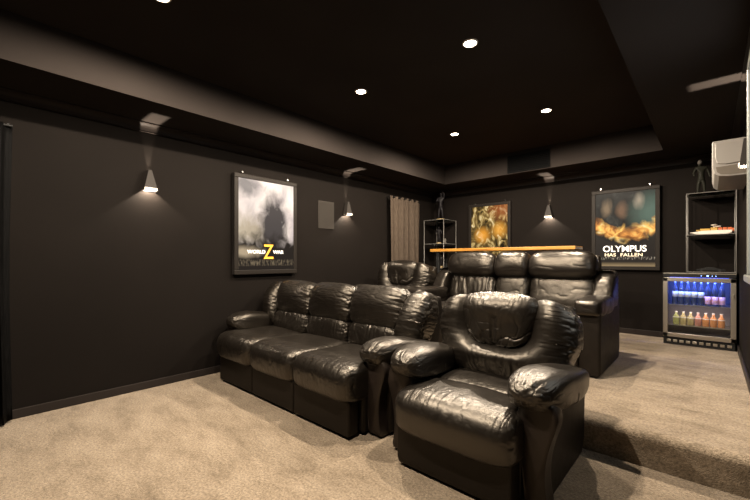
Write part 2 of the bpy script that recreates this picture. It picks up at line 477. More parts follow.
# right wall window beside the camera
wy0, wy1, wz0, wz1 = 1.62*H, 2.50*H, .93*H, 1.93*H
w = box('window_1', ((XR-.012), (wy0+wy1)/2, (wz0+wz1)/2), (.024, wy1-wy0, wz1-wz0), M['night'])
struct(w)
bm = bmesh.new()
for lo, hi in (((XR-.078, wy1-.05, wz0), (XR, wy1, wz1)), ((XR-.078, wy0, wz0), (XR, wy0+.05, wz1)), ((XR-.078, wy0, wz1-.05), (XR, wy1, wz1)), ((XR-.09, wy0-.03, wz0-.04), (XR, wy1+.03, wz0))):
    bm_box(bm, [(a+b)/2 for a, b in zip(lo, hi)], [b-a for a, b in zip(lo, hi)], .006)
bm_link('window_frame', bm, M['winframe'], w).matrix_parent_inverse = Matrix()

# ------------------------------------------------------------------ lamps
WARM = (1.0, .85, .68)
DL = [(-2.03, .65, 'lit ceiling downlight cut off by the top edge, leftmost of the five'),
      (-2.02, 2.065, 'lit ceiling downlight above the front sofa, left of the largest one'),
      (-1.08, 2.05, 'lit ceiling downlight above the front recliner, highest full one in the photo'),
      (-1.98, 3.42, 'lit ceiling downlight nearest the back left corner, smallest of them'),
      (-1.07, 3.42, 'lit ceiling downlight nearest the black air vent, rightmost of them'),
      (-1.08, .65, 'ceiling downlight nearest the camera, just outside the top of the photo')]
def ring_bm(ro, ri, h, n=28):
    bm = bmesh.new(); P = [(ro, 0), (ro, -h*.5), (ro-.006, -h), (ri, -h), (ri, 0)]
    rings = [[bm.verts.new((r*math.cos(2*math.pi*k/n), r*math.sin(2*math.pi*k/n), z)) for k in range(n)] for r, z in P]
    for i in range(len(P)):
        a, b = rings[i], rings[(i+1) % len(P)]
        for k in range(n): bm.faces.new((a[k], a[(k+1) % n], b[(k+1) % n], b[k]))
    return bm
first = None
for x, y, lab in DL:
    if first is None:
        first = thing('downlight', lab, 'downlight', group='recessed ceiling downlights')
        bm_link('trim_ring', ring_bm(.058, .046, .008), M['white'], first)
        bm = bmesh.new(); bm_lathe(bm, [(.046, 0), (.046, -.004), (.036, -.0055), (.012, -.007)], 24)
        bm_link('lens', bm, M['lens'], first)
        d = first
    else:
        d = copy_tree(first); d['label'] = lab
    d.location = (x*H, y*H, ZC)
    aim('downlight_lamp', 'SPOT', (x*H, y*H, ZC-.018), 275, WARM, .022, math.radians(180), .32, (x*H, y*H, 0))

def sconce(loc, rz, lab, lamps=True):
    """tapered wedge, open at top and bottom; local +x leaves the wall, y runs along it, z=0 at its foot"""
    s = thing('wall_sconce', lab, 'wall light', loc, rz, 'tapered wall sconces')
    hb, ht, db, dt, hgt, t = .060, .014, .085, .062, .20, .004
    bm = bmesh.new()
    def loop(z, hw, dp): return [bm.verts.new(p) for p in ((.004, -hw, z), (dp, -hw, z), (dp, hw, z), (.004, hw, z))]
    o0, o1 = loop(0, hb, db), loop(hgt, ht, dt)
    i0 = [bm.verts.new(p) for p in ((.006, -hb+t, 0), (db-t, -hb+t, 0), (db-t, hb-t, 0), (.006, hb-t, 0))]
    i1 = [bm.verts.new(p) for p in ((.006, -ht+t, hgt), (dt-t, -ht+t, hgt), (dt-t, ht-t, hgt), (.006, ht-t, hgt))]
    for k in range(4):
        j = (k+1) % 4
        bm.faces.new((o0[k], o0[j], o1[j], o1[k])); bm.faces.new((i0[k], i1[k], i1[j], i0[j]))
        bm.faces.new((o0[k], i0[k], i0[j], o0[j])); bm.faces.new((o1[k], o1[j], i1[j], i1[k]))
    bm_link('body', bm, M['sconce'], s)
    box('divider', (.038, 0, .098), (.062, .060, .004), M['sconce_in'], s)
    box('light_lip', (db+.0015, 0, .014), (.003, 2*hb-.012, .022), M['lens_soft'], s)
    R = Euler((0, 0, rz)).to_matrix(); L = Vector(loc)
    aim('sconce_lamp_down', 'POINT', L+R @ Vector((.042, 0, .046)), 40, WARM, .005)
    aim('sconce_lamp_up', 'POINT', L+R @ Vector((.012, 0, .130)), 90, WARM, .003)
    return s
SZ = 1.535*H
sconce((XL, .95*H, SZ), 0, 'grey tapered wall sconce left of the pale framed poster')
sconce((XL, 3.06*H, SZ), 0, 'grey tapered wall sconce right of the flat wall speaker')
sconce((-1.515*H, YB, SZ), -math.pi/2, 'grey tapered wall sconce on back wall between two posters')
sconce((XR, 2.99*H, SZ), math.pi, 'grey tapered wall sconce on right wall behind the window frame')

# ------------------------------------------------------------------ posters
def poster(loc, rz, wdt, hgt, art, lab):
    """framed light box; local x runs along the wall, -y faces the room, z=0 at its bottom edge"""
    p = thing('framed_poster', lab, 'poster', loc, rz, 'framed posters on the walls')
    d, f = .055, .052
    bm = bmesh.new()
    bm_box(bm, (0, -d/2, hgt/2), (wdt-.006, d-.004, hgt-.006))
    bm_link('backing_box', bm, M['framedark'], p)
    for nm, c, s in (('frame_rail', (0, -d, f/2), (wdt, .02, f)), ('frame_rail', (0, -d, hgt-f/2), (wdt, .02, f)),
                     ('frame_rail', (-wdt/2+f/2, -d, hgt/2), (f, .02, hgt-2*f)), ('frame_rail', (wdt/2-f/2, -d, hgt/2), (f, .02, hgt-2*f))):
        box(nm, c, s, M['frame'], p, bev=.006)
    iw, ih = wdt-2*f, hgt-2*f
    me = bpy.data.meshes.new('artwork')
    y = -d-.004
    me.from_pydata([(-iw/2, y, f), (iw/2, y, f), (iw/2, y, f+ih), (-iw/2, y, f+ih)], [], [(0, 1, 2, 3)])
    uv = me.uv_layers.new(name='UVMap')
    for l, c in zip(uv.data, ((0, 0), (1, 0), (1, 1), (0, 1))): l.uv = c
    link('artwork', me, M[art], p)
    for sx in (-.36, .36):
        bm = bmesh.new(); bm_cyl(bm, (sx*wdt, -.001, hgt+.028), (sx*wdt, -.030, hgt+.028), .008); bm_cyl(bm, (sx*wdt, -.012, hgt-.01), (sx*wdt, -.012, hgt+.028), .004)
        bm_link('hanger', bm, M['chrome'], p)
    return p, iw, ih, f, y

def text(parent, s, x, z, size, mat, y, bold=0.0, sx=1.0, name='title_text'):
    c = bpy.data.curves.new(name, 'FONT'); c.body = s; c.size = size; c.align_x = 'CENTER'; c.align_y = 'CENTER'; c.offset = bold; c.extrude = .0008
    tmp = bpy.data.objects.new('lettering', c); COL.objects.link(tmp)
    me = bpy.data.meshes.new_from_object(tmp.evaluated_get(bpy.context.evaluated_depsgraph_get()))
    bpy.data.objects.remove(tmp); me.name = name
    o = link(name, me, mat, parent, (x, y-.002, z), (math.pi/2, 0, 0)); o.scale = (sx, 1, 1)
    return o
PB, PH = .865*H, .935*H
p1, iw, ih, f, ay = poster((XL, 1.972*H, PB), math.pi/2, .685*H, PH, 'art1', 'tall framed poster of pale sky on left wall beside the flat speaker')
zt = f+ih*.20
text(p1, 'WORLD', -.150, zt, .058, M['txt_white'], ay, .0010, 1.1)
text(p1, 'Z', .012, zt-.005, .25, M['txt_gold'], ay, .001, .85)
text(p1, 'WAR', .150, zt, .058, M['txt_white'], ay, .0010, 1.1)
p2, iw, ih, f, ay = poster((-2.31*H, YB, PB), 0, .62*H, PH, 'art2', 'framed golden poster on back wall behind the wooden bar top')
p3, iw, ih, f, ay = poster((-.715*H, YB, PB+.03), 0, .64*H, PH-.03, 'art3', 'framed dark poster with fiery band on back wall above the platform')
text(p3, 'OLYMPUS', 0, f+ih*.232, .120, M['txt_white'], ay, .0016, .98)
text(p3, 'HAS', -.165, f+ih*.152, .064, M['txt_cream'], ay, .0008, 1.2)
text(p3, 'FALLEN', .085, f+ih*.152, .064, M['txt_cream'], ay, .0008, 1.2)

# flat speaker in the left wall
sp = thing('wall_speaker', 'flat grey rectangular speaker on left wall beside a sconce', 'speaker', (XL, 2.75*H, 1.36*H))
box('bezel', (.006, 0, .19), (.012, .29, .39), M['speaker'], sp, bev=.004)
bm = bmesh.new()
for k in range(30): bm_box(bm, (.0135, 0, .016+k*.0120), (.003, .262, .008))
bm_link('grille', bm, M['speaker'], sp)

# air vent on the back face of the tray
v = thing('air_vent', 'black rectangular air vent in the tray ceiling edge', 'vent', (-1.607*H, TY1, 2.075*H))
span('backing', (-.30, -.006, 0), (.30, 0, .235), M['ventblack'], v)
bm = bmesh.new()
for lo, hi in (((-.31, -.016, -.012), (.31, 0, .012)), ((-.31, -.016, .223), (.31, 0, .247)), ((-.31, -.016, .012), (-.288, 0, .223)), ((.288, -.016, .012), (.31, 0, .223))):
    bm_box(bm, [(a+b)/2 for a, b in zip(lo, hi)], [b-a for a, b in zip(lo, hi)], .003)
bm_link('vent_frame', bm, M['ventblack'], v)
for k in range(8): box('louvre', (0, -.010, .028+k*.0255), (.57, .014, .003), M['ventblack'], v, rot=(.6, 0, 0))

# ------------------------------------------------------------------ curtains
def curtain(name, lab, y0, y1, x, z0, z1, folds, amp, mat):
    c = thing(name, lab, 'curtain', (x, (y0+y1)/2, z0))
    L = y1-y0; nu, nv = folds*14, 24; V = []; F = []
    for j in range(nv+1):
        tz = j/nv
        for i in range(nu+1):
            u = i/nu
            a = amp*(1-.35*tz)*(math.sin(2*math.pi*folds*u+.7*math.sin(5*u))+.3*math.sin(2*math.pi*folds*2.3*u+1.7))
            V.append((a, -L/2+L*u+.012*math.sin(tz*4+u*9), tz*(z1-z0)))
    for j in range(nv):
        for i in range(nu):
            k = j*(nu+1)+i; F.append((k, k+1, k+nu+2, k+nu+1))
    me = bpy.data.meshes.new('cloth'); me.from_pydata(V, [], F); me.update()
    o = link('cloth', me, mat, c, smooth=True)
    sm = o.modifiers.new('thick', 'SOLIDIFY'); sm.thickness = .006
    bm = bmesh.new(); bm_cyl(bm, (0, -L/2-.005, z1-z0-.012), (0, L/2+.005, z1-z0-.012), .009)
    for s in (-1, 1): bm_cyl(bm, (0, s*(L/2-.02), z1-z0-.005), (XL-x, s*(L/2-.02), z1-z0-.005), .008)
    bm_link('curtain_rod', bm, M['blackmetal'], c)
    return c
curtain('curtain', 'brown pleated curtain on left wall behind the rear recliner', 3.80*H, 4.48*H, XL+.10, PZ+.03, 1.86*H, 6, .045, M['curtain'])
curtain('curtain', 'black curtain at the left edge of the photo', -.42*H, .185*H, XL+.10, .015, 1.83*H, 8, .040, M['drape'])

# ------------------------------------------------------------------ leather seating
def arm_panel(parent, x, y0, hgt=.57, flip=1):
    L, R = [], []
    for k in range(15):
        t = k/14; z = .015+t*(hgt-.115)
        wv = .058+.040*(t**1.5)-.014*math.sin(math.pi*min(1, t*1.15))
        cx = -flip*.018*math.sin(math.pi*t)
        L.append((x+cx-wv, z)); R.append((x+cx+wv, z))
    top = [(x+.098*math.cos(a), hgt-.10+.10*math.sin(a)) for a in [math.pi*k/10 for k in range(1, 10)]]
    bm = bmesh.new(); bm_prism(bm, R+top+L[::-1], 'y', y0, y0+.10, .020)
    return bm_link('arm_front', bm, M['armpanel'], parent, smooth=True)

def side_outline(y0=.20, rear=.93, top=.56):
    return [(y0, .02), (rear-.06, .02), (rear, .10), (rear+.02, .36), (rear, .47), (rear-.12, top-.06), (.5, top-.01), (y0, top+.01)]

def arm_pad(parent, x, y0, length, side):
    def df(P, U):
        P = P.copy(); t = (U[:, 1]+1)/2
        P[:, 0] *= 1.04-.16*t**2
        P[:, 2] *= 1.0-.42*t**1.6
        P[:, 2] -= .060*t**1.25+.050*np.clip(-U[:, 1]-.25, 0, 1)**1.5*(U[:, 2] > -.5)                                   # falls away to the rear
        P[:, 0] += side*(.050*t-.012)                             # and opens outwards
        low = np.clip(.2-U[:, 2], 0, 1.2)
        P[:, 2] -= .045*np.abs(U[:, 0])**3*low
        P[:, 1] += .05*np.clip(-U[:, 2], 0, 1)*(U[:, 1] < 0)      # nose tucks under
        return P
    front = lambda U: np.clip(-U[:, 1]-.1, 0, 1)
    return cushion('arm_pad', M['leather'], parent, (x, y0+length/2, .596), (.270, length, .212), e=3.1, n=88,
                   wr=(gather(1, .0105, 48, .22, (-1,)), gather(2, .005, 55, .35, (-1,)), crease(.0035, (34, 7, 28), 7, front), lumps(.003, 5)), deform=df)

TILT = math.radians(-13)
def backpiece(name, parent, x, z0, z1, wdt, dep, yoff=0.0, e=3.4, wr=(), n=44, tilt=TILT, rz=0.0, mat='leather', deform=None, y0=.60, zpiv=.45):
    """cushion on the reclined back: z0..z1 measured upright, then leaned about the seat line"""
    zc = (z0+z1)/2
    y = y0+yoff+dep/2+(zc-zpiv)*math.tan(-tilt)
    return cushion(name, M[mat], parent, (x, y, zc), (wdt, dep, (z1-z0)/math.cos(tilt)), rot=(tilt, 0, rz), e=e, n=n, wr=wr, deform=deform)

SHELL = [(.68, .10), (.90, .10), (1.04, .82), (1.01, .93), (.96, .94), (.74, .50)]

def make_recliner(loc, lab):
    r = thing('recliner', lab, 'recliner', loc, group='leather recliners')
    span('base', (-.36, .12, .015), (.36, .90, .34), M['panel'], r, .02)
    for s in (-1, 1):
        prism('side_panel', side_outline(), 'x', s*.345, s*.462, M['panel'], r, .02)
        arm_panel(r, s*.432, .120, .575, s)
        arm_pad(r, s*.398, .055, .76, s)
    # front flap and seat
    bm = bmesh.new(); bm_prism(bm, [(.0, .05), (.012, .02), (.12, .02), (.12, .26), (-.004, .26)], 'x', -.352, .352, .012)
    bm_link('footrest_panel', bm, M['panel'], r)
    def fd(P, U):
        P = P.copy(); fr = np.clip(-U[:, 1], 0, 1)
        P[:, 1] += .045*np.clip(U[:, 2], 0, 1)**2.5*fr
        P[:, 1] -= (.012*(1-U[:, 0]**2)+.032*(1-U[:, 2]**2))*fr
        P[:, 2] += .016*(1-U[:, 0]**2)*np.clip(U[:, 2], 0, 1)+.018*np.clip(-U[:, 1], 0, 1)*(U[:, 2] > 0)*0
        return P
    topfront = lambda U: np.exp(-((U[:, 2]-.75)/.45)**2)*np.clip(.6-U[:, 1], 0, 1)
    cushion('footrest', M['leather'], r, (0, .165, .345), (.745, .385, .265), e=6.0, n=112, deform=fd,
            wr=(gather(0, .0040, 75, .10), crease(.0032, (40, 8, 8), 8, topfront), gather(2, .0022, 70, .35), lumps(.0035, 5)))
    cushion('seat', M['leather'], r, (0, .535, .375), (.66, .48, .235), e=4.2, n=80, wr=(gather(1, .005, 70, .25), crease(.004, (36, 6, 8), 8), lumps(.004, 5)))
    # back: one padded U round the head cushion
    prism('back_shell', SHELL, 'x', -.40, .40, M['panel'], r, .03)
    def ud(P, U):
        P = P.copy(); x, z = P[:, 0].copy(), P[:, 2].copy(); fr = (U[:, 1] < 0)
        t = np.clip((z+.27)/.54, 0, 1)
        P[:, 0] *= .74+.26*np.clip(t*1.9, 0, 1)**.8
        dent = np.exp(-((x/.225)**4+((z-.13)/.21)**4))
        P[:, 1] += .095*dent*fr
        P[:, 2] -= .05*np.exp(-(x/.21)**4)*(U[:, 2] > .5)
        P[:, 1] -= .060*np.exp(-((np.abs(x)-.35)/.13)**2)*np.clip(t*1.3, 0, 1)*fr
        P[:, 1] -= .055*np.exp(-((z+.13)/.09)**2)*np.exp(-(x/.30)**2)*fr
        P[:, 2] -= .012*(np.abs(x)/.46)**4*(U[:, 2] > 0)
        return P
    lowmid = lambda U: np.clip(-.15-U[:, 2], 0, 1)*1.3*np.exp(-(U[:, 0]/.65)**4)
    sides = lambda U: np.clip(np.abs(U[:, 0])-.55, 0, 1)*2
    backpiece('backrest', r, 0, .435, .985, .965, .27, -.035, 4.3,
              (crease(.011, (34, 5, 5), 6, lowmid), crease(.005, (6, 6, 34), 7, sides), gather(0, .010, 62, .18), gather(2, .006, 60, .25, (-1,)), lumps(.003, 4)), n=116, deform=ud)
    def hd(P, U):
        P = P.copy(); t = (U[:, 2]+1)/2
        P[:, 0] *= .74+.34*np.clip(t*1.25, 0, 1)
        P[:, 1] -= .040*np.exp(-((U[:, 2]-.40)/.5)**2)*(1-U[:, 0]**2)*(U[:, 1] < 0)
        P[:, 1] += .018*np.exp(-(U[:, 0]/.08)**2)*np.clip(.35-U[:, 2], 0, 1)*(U[:, 1] < 0)
        return P
    lowhead = lambda U: np.clip(.45-U[:, 2], .05, 1)
    backpiece('headrest', r, -.012, .655, 1.02, .545, .22, -.085, 3.4, (crease(.013, (8, 5, 6), 10, lowhead), crease(.004, (40, 6, 6), 7, lambda U: np.clip(U[:, 2], 0, 1)), gather(0, .005, 60, .15), gather(2, .006, 60, .25), lumps(.004, 4)), n=100, deform=hd)
    return r

FY = 1.41*H
rec1 = make_recliner((-.853*H, FY, 0), 'plump black leather recliner in the foreground, front right seat')
rec2 = copy_tree(rec1); rec2.location = (-2.680*H, 2.88*H, PZ); rec2['label'] = 'black leather recliner on rear platform, left of the high-backed rear sofa'

def make_sofa(loc, lab):
    s = thing('sofa', lab, 'sofa', loc, group='leather sofas')
    sw = .662
    span('base', (-.99, .12, .015), (.99, .90, .30), M['panel'], s, .02)
    prism('back_shell', SHELL, 'x', -1.08, 1.08, M['panel'], s, .03)
    for sd in (-1, 1):
        prism('side_panel', side_outline(.25), 'x', sd*1.02, sd*1.135, M['panel'], s, .02)
        arm_panel(s, sd*1.055, .165, .575, sd)
        arm_pad(s, sd*1.035, .115, .70, sd)
        def wd(P, U, sd=sd):
            P = P.copy(); t = (U[:, 2]+1)/2
            P[:, 0] += -sd*.10*(1-t)**1.5
            P[:, 1] -= .05*np.sin(math.pi*t)*(U[:, 1] < 0)
            P[:, 2] -= .03*np.clip(sd*U[:, 0], 0, 1)**3*(U[:, 2] > 0)
            return P
        backpiece('wing', s, sd*1.045, .47, .985, .26, .28, -.050, 3.0, (gather(0, .010, 58, .35), crease(.004, (6, 6, 34), 7), lumps(.003, 4)), n=76, rz=sd*.10, deform=wd)
    for k in (-1, 0, 1):
        x = k*sw
        box('footrest_panel', (k*.645, .050, .145), (.636, .10, .250), M['panel'], s, bev=.014, seg=3)
        def fd(P, U):
            P = P.copy(); fr = np.clip(-U[:, 1], 0, 1)
            P[:, 1] += .075*np.clip(U[:, 2], 0, 1)**2*fr**3+.03*np.clip(-U[:, 2], 0, 1)**2*fr**3
            P[:, 2] += .012*(1-U[:, 0]**2)*(U[:, 2] > 0)
            P[:, 2] -= .012*U[:, 1]
            return P
        cushion('seat', M['leather'], s, (x, .345, .368), (sw+.012, .82, .270), e=7.0, n=90, deform=fd,
                wr=(gather(0, .0045, 70, .08), crease(.0035, (40, 8, 8), 8, lambda U: .2+.8*np.clip(-U[:, 1], 0, 1)), gather(2, .0025, 70, .4), lumps(.004, 4)))
        backpiece('lumbar', s, k*.612, .43, .690, .622, .27, -.060, 3.6, (crease(.006, (36, 5, 5), 7), gather(0, .012, 60, .16), gather(2, .004, 60, .3), lumps(.004, 5)), n=80)
        def hd(P, U):
            P = P.copy(); P[:, 1] -= .030*np.exp(-((U[:, 2]-.1)/.6)**2)*(1-U[:, 0]**2); P[:, 2] -= .012*U[:, 0]**4
            return P
        backpiece('headrest', s, k*.612, .640, 1.01, .622, .27, -.075, 4.2, (gather(0, .013, 56, .17), gather(2, .003, 60, .3), crease(.0025, (10, 6, 34), 8), lumps(.004, 4)), n=84, deform=hd)
    return s
make_sofa((-2.247*H, FY, 0), 'three seat black leather sofa in the front row along the left wall')

def make_tall_sofa(loc, lab):
    s = thing('sofa', lab, 'sofa', loc, group='leather sofas')
    hw = 1.04
    span('base', (-.84, .04, .02), (.84, .90, .34), M['panel'], s, .02)
    prism('back_shell', [(.70, .06), (.93, .06), (1.06, .98), (1.03, 1.08), (.97, 1.08), (.76, .50)], 'x', -.86, .86, M['leather2'], s, .03)
    for sd in (-1, 1):
        prism('side_panel', [(.03, .02), (.90, .02), (.945, .12), (.945, .60), (.03, .58)], 'x', sd*.83, sd*hw, M['panel'], s, .025)
        cushion('arm_pad', M['leather2'], s, (sd*.935, .335, .605), (.235, .70, .165), e=5.0, n=40, wr=(lumps(.004, 5), crease(.004, (6, 9, 6), 8)))
        # padded side of the back sloping down to the arm
        def wd(P, U, sd=sd):
            P = P.copy(); t = np.clip((U[:, 2]+1)/2, 0, 1)
            P[:, 1] += (.16*t**1.2-.10*(1-t)**2)*(U[:, 1] < .2)
            P[:, 2] -= .05*np.clip(-U[:, 1], 0, 1)*t
            return P
        cushion('back_wing', M['leather2'], s, (sd*.945, .73, .715), (.195, .42, .42), e=4.4, n=44, wr=(lumps(.003, 5), crease(.003, (6, 6, 12), 8)), deform=wd)
    defs = [(-.520, .640), (0, .400), (.538, .676)]
    for k, (x, wd_) in enumerate(defs):
        console = k == 1
        cushion('seat' if not console else 'console', M['leather2'], s, (x, .36, .40), (wd_, .74, .24), e=4.8, n=36, wr=(lumps(.004, 5), crease(.004, (7, 7, 7), 8)))
        box('footrest_panel', (x, .035, .15), (wd_-.012, .08, .26), M['panel'], s, bev=.015)
        pleats = (crease(.014, (19, 5, 2.5), 6), gather(2, .008, 34, .4)) if k == 0 else (crease(.004, (9, 5, 6), 9),)
        backpiece('back_cushion', s, x, .48, .87, wd_, .26, .0, 4.2, pleats+(gather(0, .008, 34, .14), lumps(.004, 5)), n=48, mat='leather')
        def hd(P, U):
            P = P.copy(); P[:, 1] -= .040*(1-U[:, 2]**2)*(U[:, 1] < 0)
            P[:, 2] -= .015*np.abs(U[:, 0])**6
            return P
        backpiece('headrest', s, x, .805, 1.12, wd_+.006, .29, -.080, 4.0, (gather(0, .005, 34, .12), lumps(.004, 5), crease(.003, (5, 5, 7), 9)), n=48, mat='leather2', deform=hd)
    return s
make_tall_sofa((-1.392*H, 2.90*H, PZ), 'high-backed black leather sofa with console on rear platform')

# ------------------------------------------------------------------ wooden bar behind the rear sofa
b = thing('bar_table', 'long narrow bar with yellow wood top behind the rear sofa', 'bar', (-1.755*H, 3.98*H, PZ))
box('bar_top', (0, 0, 1.176), (1.63*H, .34, .044), M['wood'], b, bev=.008)
for x in (-.90, .90):
    for y in (-.12, .12): box('leg', (x, y, .576), (.05, .05, 1.152), M['blackmetal'], b, bev=.004)
box('rail', (0, .12, .30), (1.80, .03, .04), M['blackmetal'], b)

# ------------------------------------------------------------------ wall air conditioner
ac = thing('air_conditioner', 'white wall mounted air conditioner high on right wall above the bar fridge', 'air conditioner', (XR, 3.34*H, 1.548*H))
prof = [(0, 0), (-.13, 0), (-.185, .010), (-.214, .034), (-.226, .085), (-.228, .285), (-.222, .30), (0, .30)]
prism('body', prof, 'y', 0, .86, M['acwhite'], ac, .006)
prism('end_cap', [(-.014, .108), (-.150, .100), (-.196, .112), (-.208, .15), (-.210, .280), (-.014, .280)], 'y', -.012, 0, M['acwhite'], ac, .005)
prism('end_cap_lower', [(-.014, .014), (-.12, .012), (-.172, .020), (-.198, .042), (-.206, .085), (-.014, .092)], 'y', -.004, 0, M['acgrey'], ac, .002)
box('flap', (-.165, .43, .030), (.085, .74, .008), M['acgrey'], ac, rot=(0, .5, 0))

# ------------------------------------------------------------------ bar fridge
FX0, FX1, FYF, FZ = -.347*H, .172*H, 4.62*H, PZ
fw = FX1-FX0; fd_, fh = YB-.03-FYF, .868
fr = thing('bar_fridge', 'stainless bar fridge with glass door and blue light against back wall', 'fridge', ((FX0+FX1)/2, FYF, FZ))
bm = bmesh.new()
for lo, hi in (((-fw/2, .04, .09), (-fw/2+.03, fd_, fh)), ((fw/2-.03, .04, .09), (fw/2, fd_, fh)), ((-fw/2, fd_-.03, .09), (fw/2, fd_, fh)),
               ((-fw/2, .04, .0), (fw/2, fd_, .115)), ((-fw/2, .0, fh-.045), (fw/2, fd_, fh))):
    bm_box(bm, [(a+c)/2 for a, c in zip(lo, hi)], [c-a for a, c in zip(lo, hi)], .004)
bm_link('body', bm, M['black'], fr)
bm = bmesh.new()
bm_box(bm, (0, fd_-.032, .47), (fw-.06, .004, .70)); bm_box(bm, (0, fd_/2, .118), (fw-.06, fd_-.1, .004))
for s in (-1, 1): bm_box(bm, (s*(fw/2-.032), fd_/2+.01, .47), (.004, fd_-.1, .70))
bm_link('lining', bm, M['lining'], fr)
span('control_panel', (-fw/2, -.012, fh-.043), (fw/2, .004, fh-.004), M['black'], fr, .003)
for x, r in ((.030, .004), (.085, .009), (.125, .004), (.155, .004)): box('indicator_light', (x, -.0125, fh-.024), (r*2, .003, r*1.3), M['leddot'], fr)
span('top_edge', (-fw/2, -.014, fh-.004), (fw/2, .03, fh+.006), M['steel'], fr, .002)
d0, d1 = .098, fh-.050
dr = box('door', (0, -.008, d0+.025), (fw, .03, .05), M['steel'], fr, bev=.004)
bm = bmesh.new()
for c, s in (((-fw/2+.024, -.008, (d0+d1)/2), (.048, .03, d1-d0)), ((fw/2-.024, -.008, (d0+d1)/2), (.048, .03, d1-d0)), ((0, -.008, d1-.024), (fw, .03, .048))):
    bm_box(bm, c, s, .004)
bm_link('door_frame', bm, M['steel'], dr)
box('door_glass', (0, -.010, (d0+d1)/2), (fw-.09, .004, d1-d0-.09), M['glass'], dr)
box('handle', (fw/2-.024, -.030, .62), (.014, .016, .05), M['steel'], dr, bev=.004)
bm = bmesh.new(); bm_box(bm, (0, .016, .050), (fw-.02, .02, .085), .002)
bm_link('kick_plate', bm, M['blackmetal'], fr)
for k in range(10): box('vent_slot', (-fw/2+.055+k*(fw-.11)/9, .004, .050), (.038, .008, .030), M['steel'], fr, bev=.003)
for z in (.485, .235): box('shelf', (0, .20, z), (fw-.075, .30, .010), M['steel'], fr)
box('light_strip', (0, .07, fh-.052), (fw-.12, .02, .010), M['led'], fr)
FC = Vector(((FX0+FX1)/2, FYF, FZ))
def area(name, loc, energy, col, sx, sy, tgt):
    o = aim(name, 'AREA', loc, energy, col, .1, target=tgt); o.data.shape = 'RECTANGLE'; o.data.size = sx; o.data.size_y = sy; return o
area('fridge_led_lamp', FC+Vector((0, .08, fh-.062)), 9, (.12, .20, 1), fw-.12, .03, FC+Vector((0, .13, .3)))
area('fridge_lower_lamp', FC+Vector((0, .05, .470)), 1.3, (1, .80, .84), fw-.12, .03, FC+Vector((0, .20, .22)))

ORD = ['first', 'second', 'third', 'fourth', 'fifth', 'sixth', 'seventh', 'eighth']
def bottle(loc, lab, grp, h, r, glass, lmat, lz, lh, capm):
    t = thing('bottle', lab, 'bottle', loc, group=grp)
    bm = bmesh.new(); bm_lathe(bm, [(r*.9, 0), (r, .008), (r, h*.55), (r*.9, h*.63), (r*.45, h*.76), (r*.38, h*.80), (r*.38, h*.95)], 18)
    bm_link('glass', bm, glass, t, smooth=True)
    bm = bmesh.new(); bm_lathe(bm, [(r+.0012, h*lz), (r+.0012, h*(lz+lh))], 18); bm_link('paper_label', bm, lmat, t, smooth=True)
    bm = bmesh.new(); bm_lathe(bm, [(r*.44, h*.94), (r*.44, h)], 14); bm_link('cap', bm, capm, t)
    return t
for k in range(8):
    x = FC.x-.215+k*.0605; pale = k < 5
    bottle((x, FC.y+.115, FZ+.490), ('%s tall bottle from the left on upper fridge shelf, white label' if pale else '%s tall bottle from the left on upper fridge shelf, pink label') % ORD[k],
           'tall bottles on the upper fridge shelf', .300, .0285, M['bottle_dark'], M['label_white'] if pale else M['label_pink'], .30 if pale else .06, .22 if pale else .30, M['cap'])
cols = [('green', 'drink_green'), ('yellow', 'drink_yellow'), ('yellow', 'drink_yellow'), ('pink', 'drink_pink'), ('orange', 'drink_orange'), ('orange', 'drink_orange'), ('orange', 'drink_orange')]
for k, (cn, cm) in enumerate(cols):
    x = FC.x-.205+k*.068
    bottle((x, FC.y+.115, FZ+.240), '%s short bottle from the left on lower fridge shelf, %s drink' % (ORD[k], cn),
           'short bottles on the lower fridge shelf', .160, .0325, M[cm], M['clear'], .53, .05, M['white'])

# ------------------------------------------------------------------ glass and metal display racks
def rack(loc, w_, d_, levels, lab):
    r = thing('display_rack', lab, 'shelf', loc, group='metal display racks'); top = levels[-1]
    for sx in (-1, 1):
        for sy in (0, 1):
            bm = bmesh.new(); bm_cyl(bm, (sx*w_/2, sy*d_, 0), (sx*w_/2, sy*d_, top+.004), .0055, n=10); bm_link('post', bm, M['rackmetal'], r, smooth=True)
    for z in levels:
        bm = bmesh.new()
        for p0, p1 in (((-w_/2, 0), (w_/2, 0)), ((-w_/2, d_), (w_/2, d_)), ((-w_/2, 0), (-w_/2, d_)), ((w_/2, 0), (w_/2, d_))):
            bm_cyl(bm, (p0[0], p0[1], z), (p1[0], p1[1], z), .0038, n=8)
        e = bm_link('shelf_rim', bm, M['rackmetal'], r)
        box('shelf_glass', (0, d_/2, z+.001), (w_-.012, d_-.012, .006), M['shelfglass'], e)
    return r
R1 = (-2.998*H, 4.585*H, PZ)
rack(R1, .42, .43, [.12, .50, .885, 1.325, 1.762], 'tall chrome and glass display rack in the back left corner')
R2 = (.001*H, 4.66*H, PZ+fh+.006)
rack(R2, .43, .33, [.012, .455, .950], 'chrome and glass display rack standing on the bar fridge')

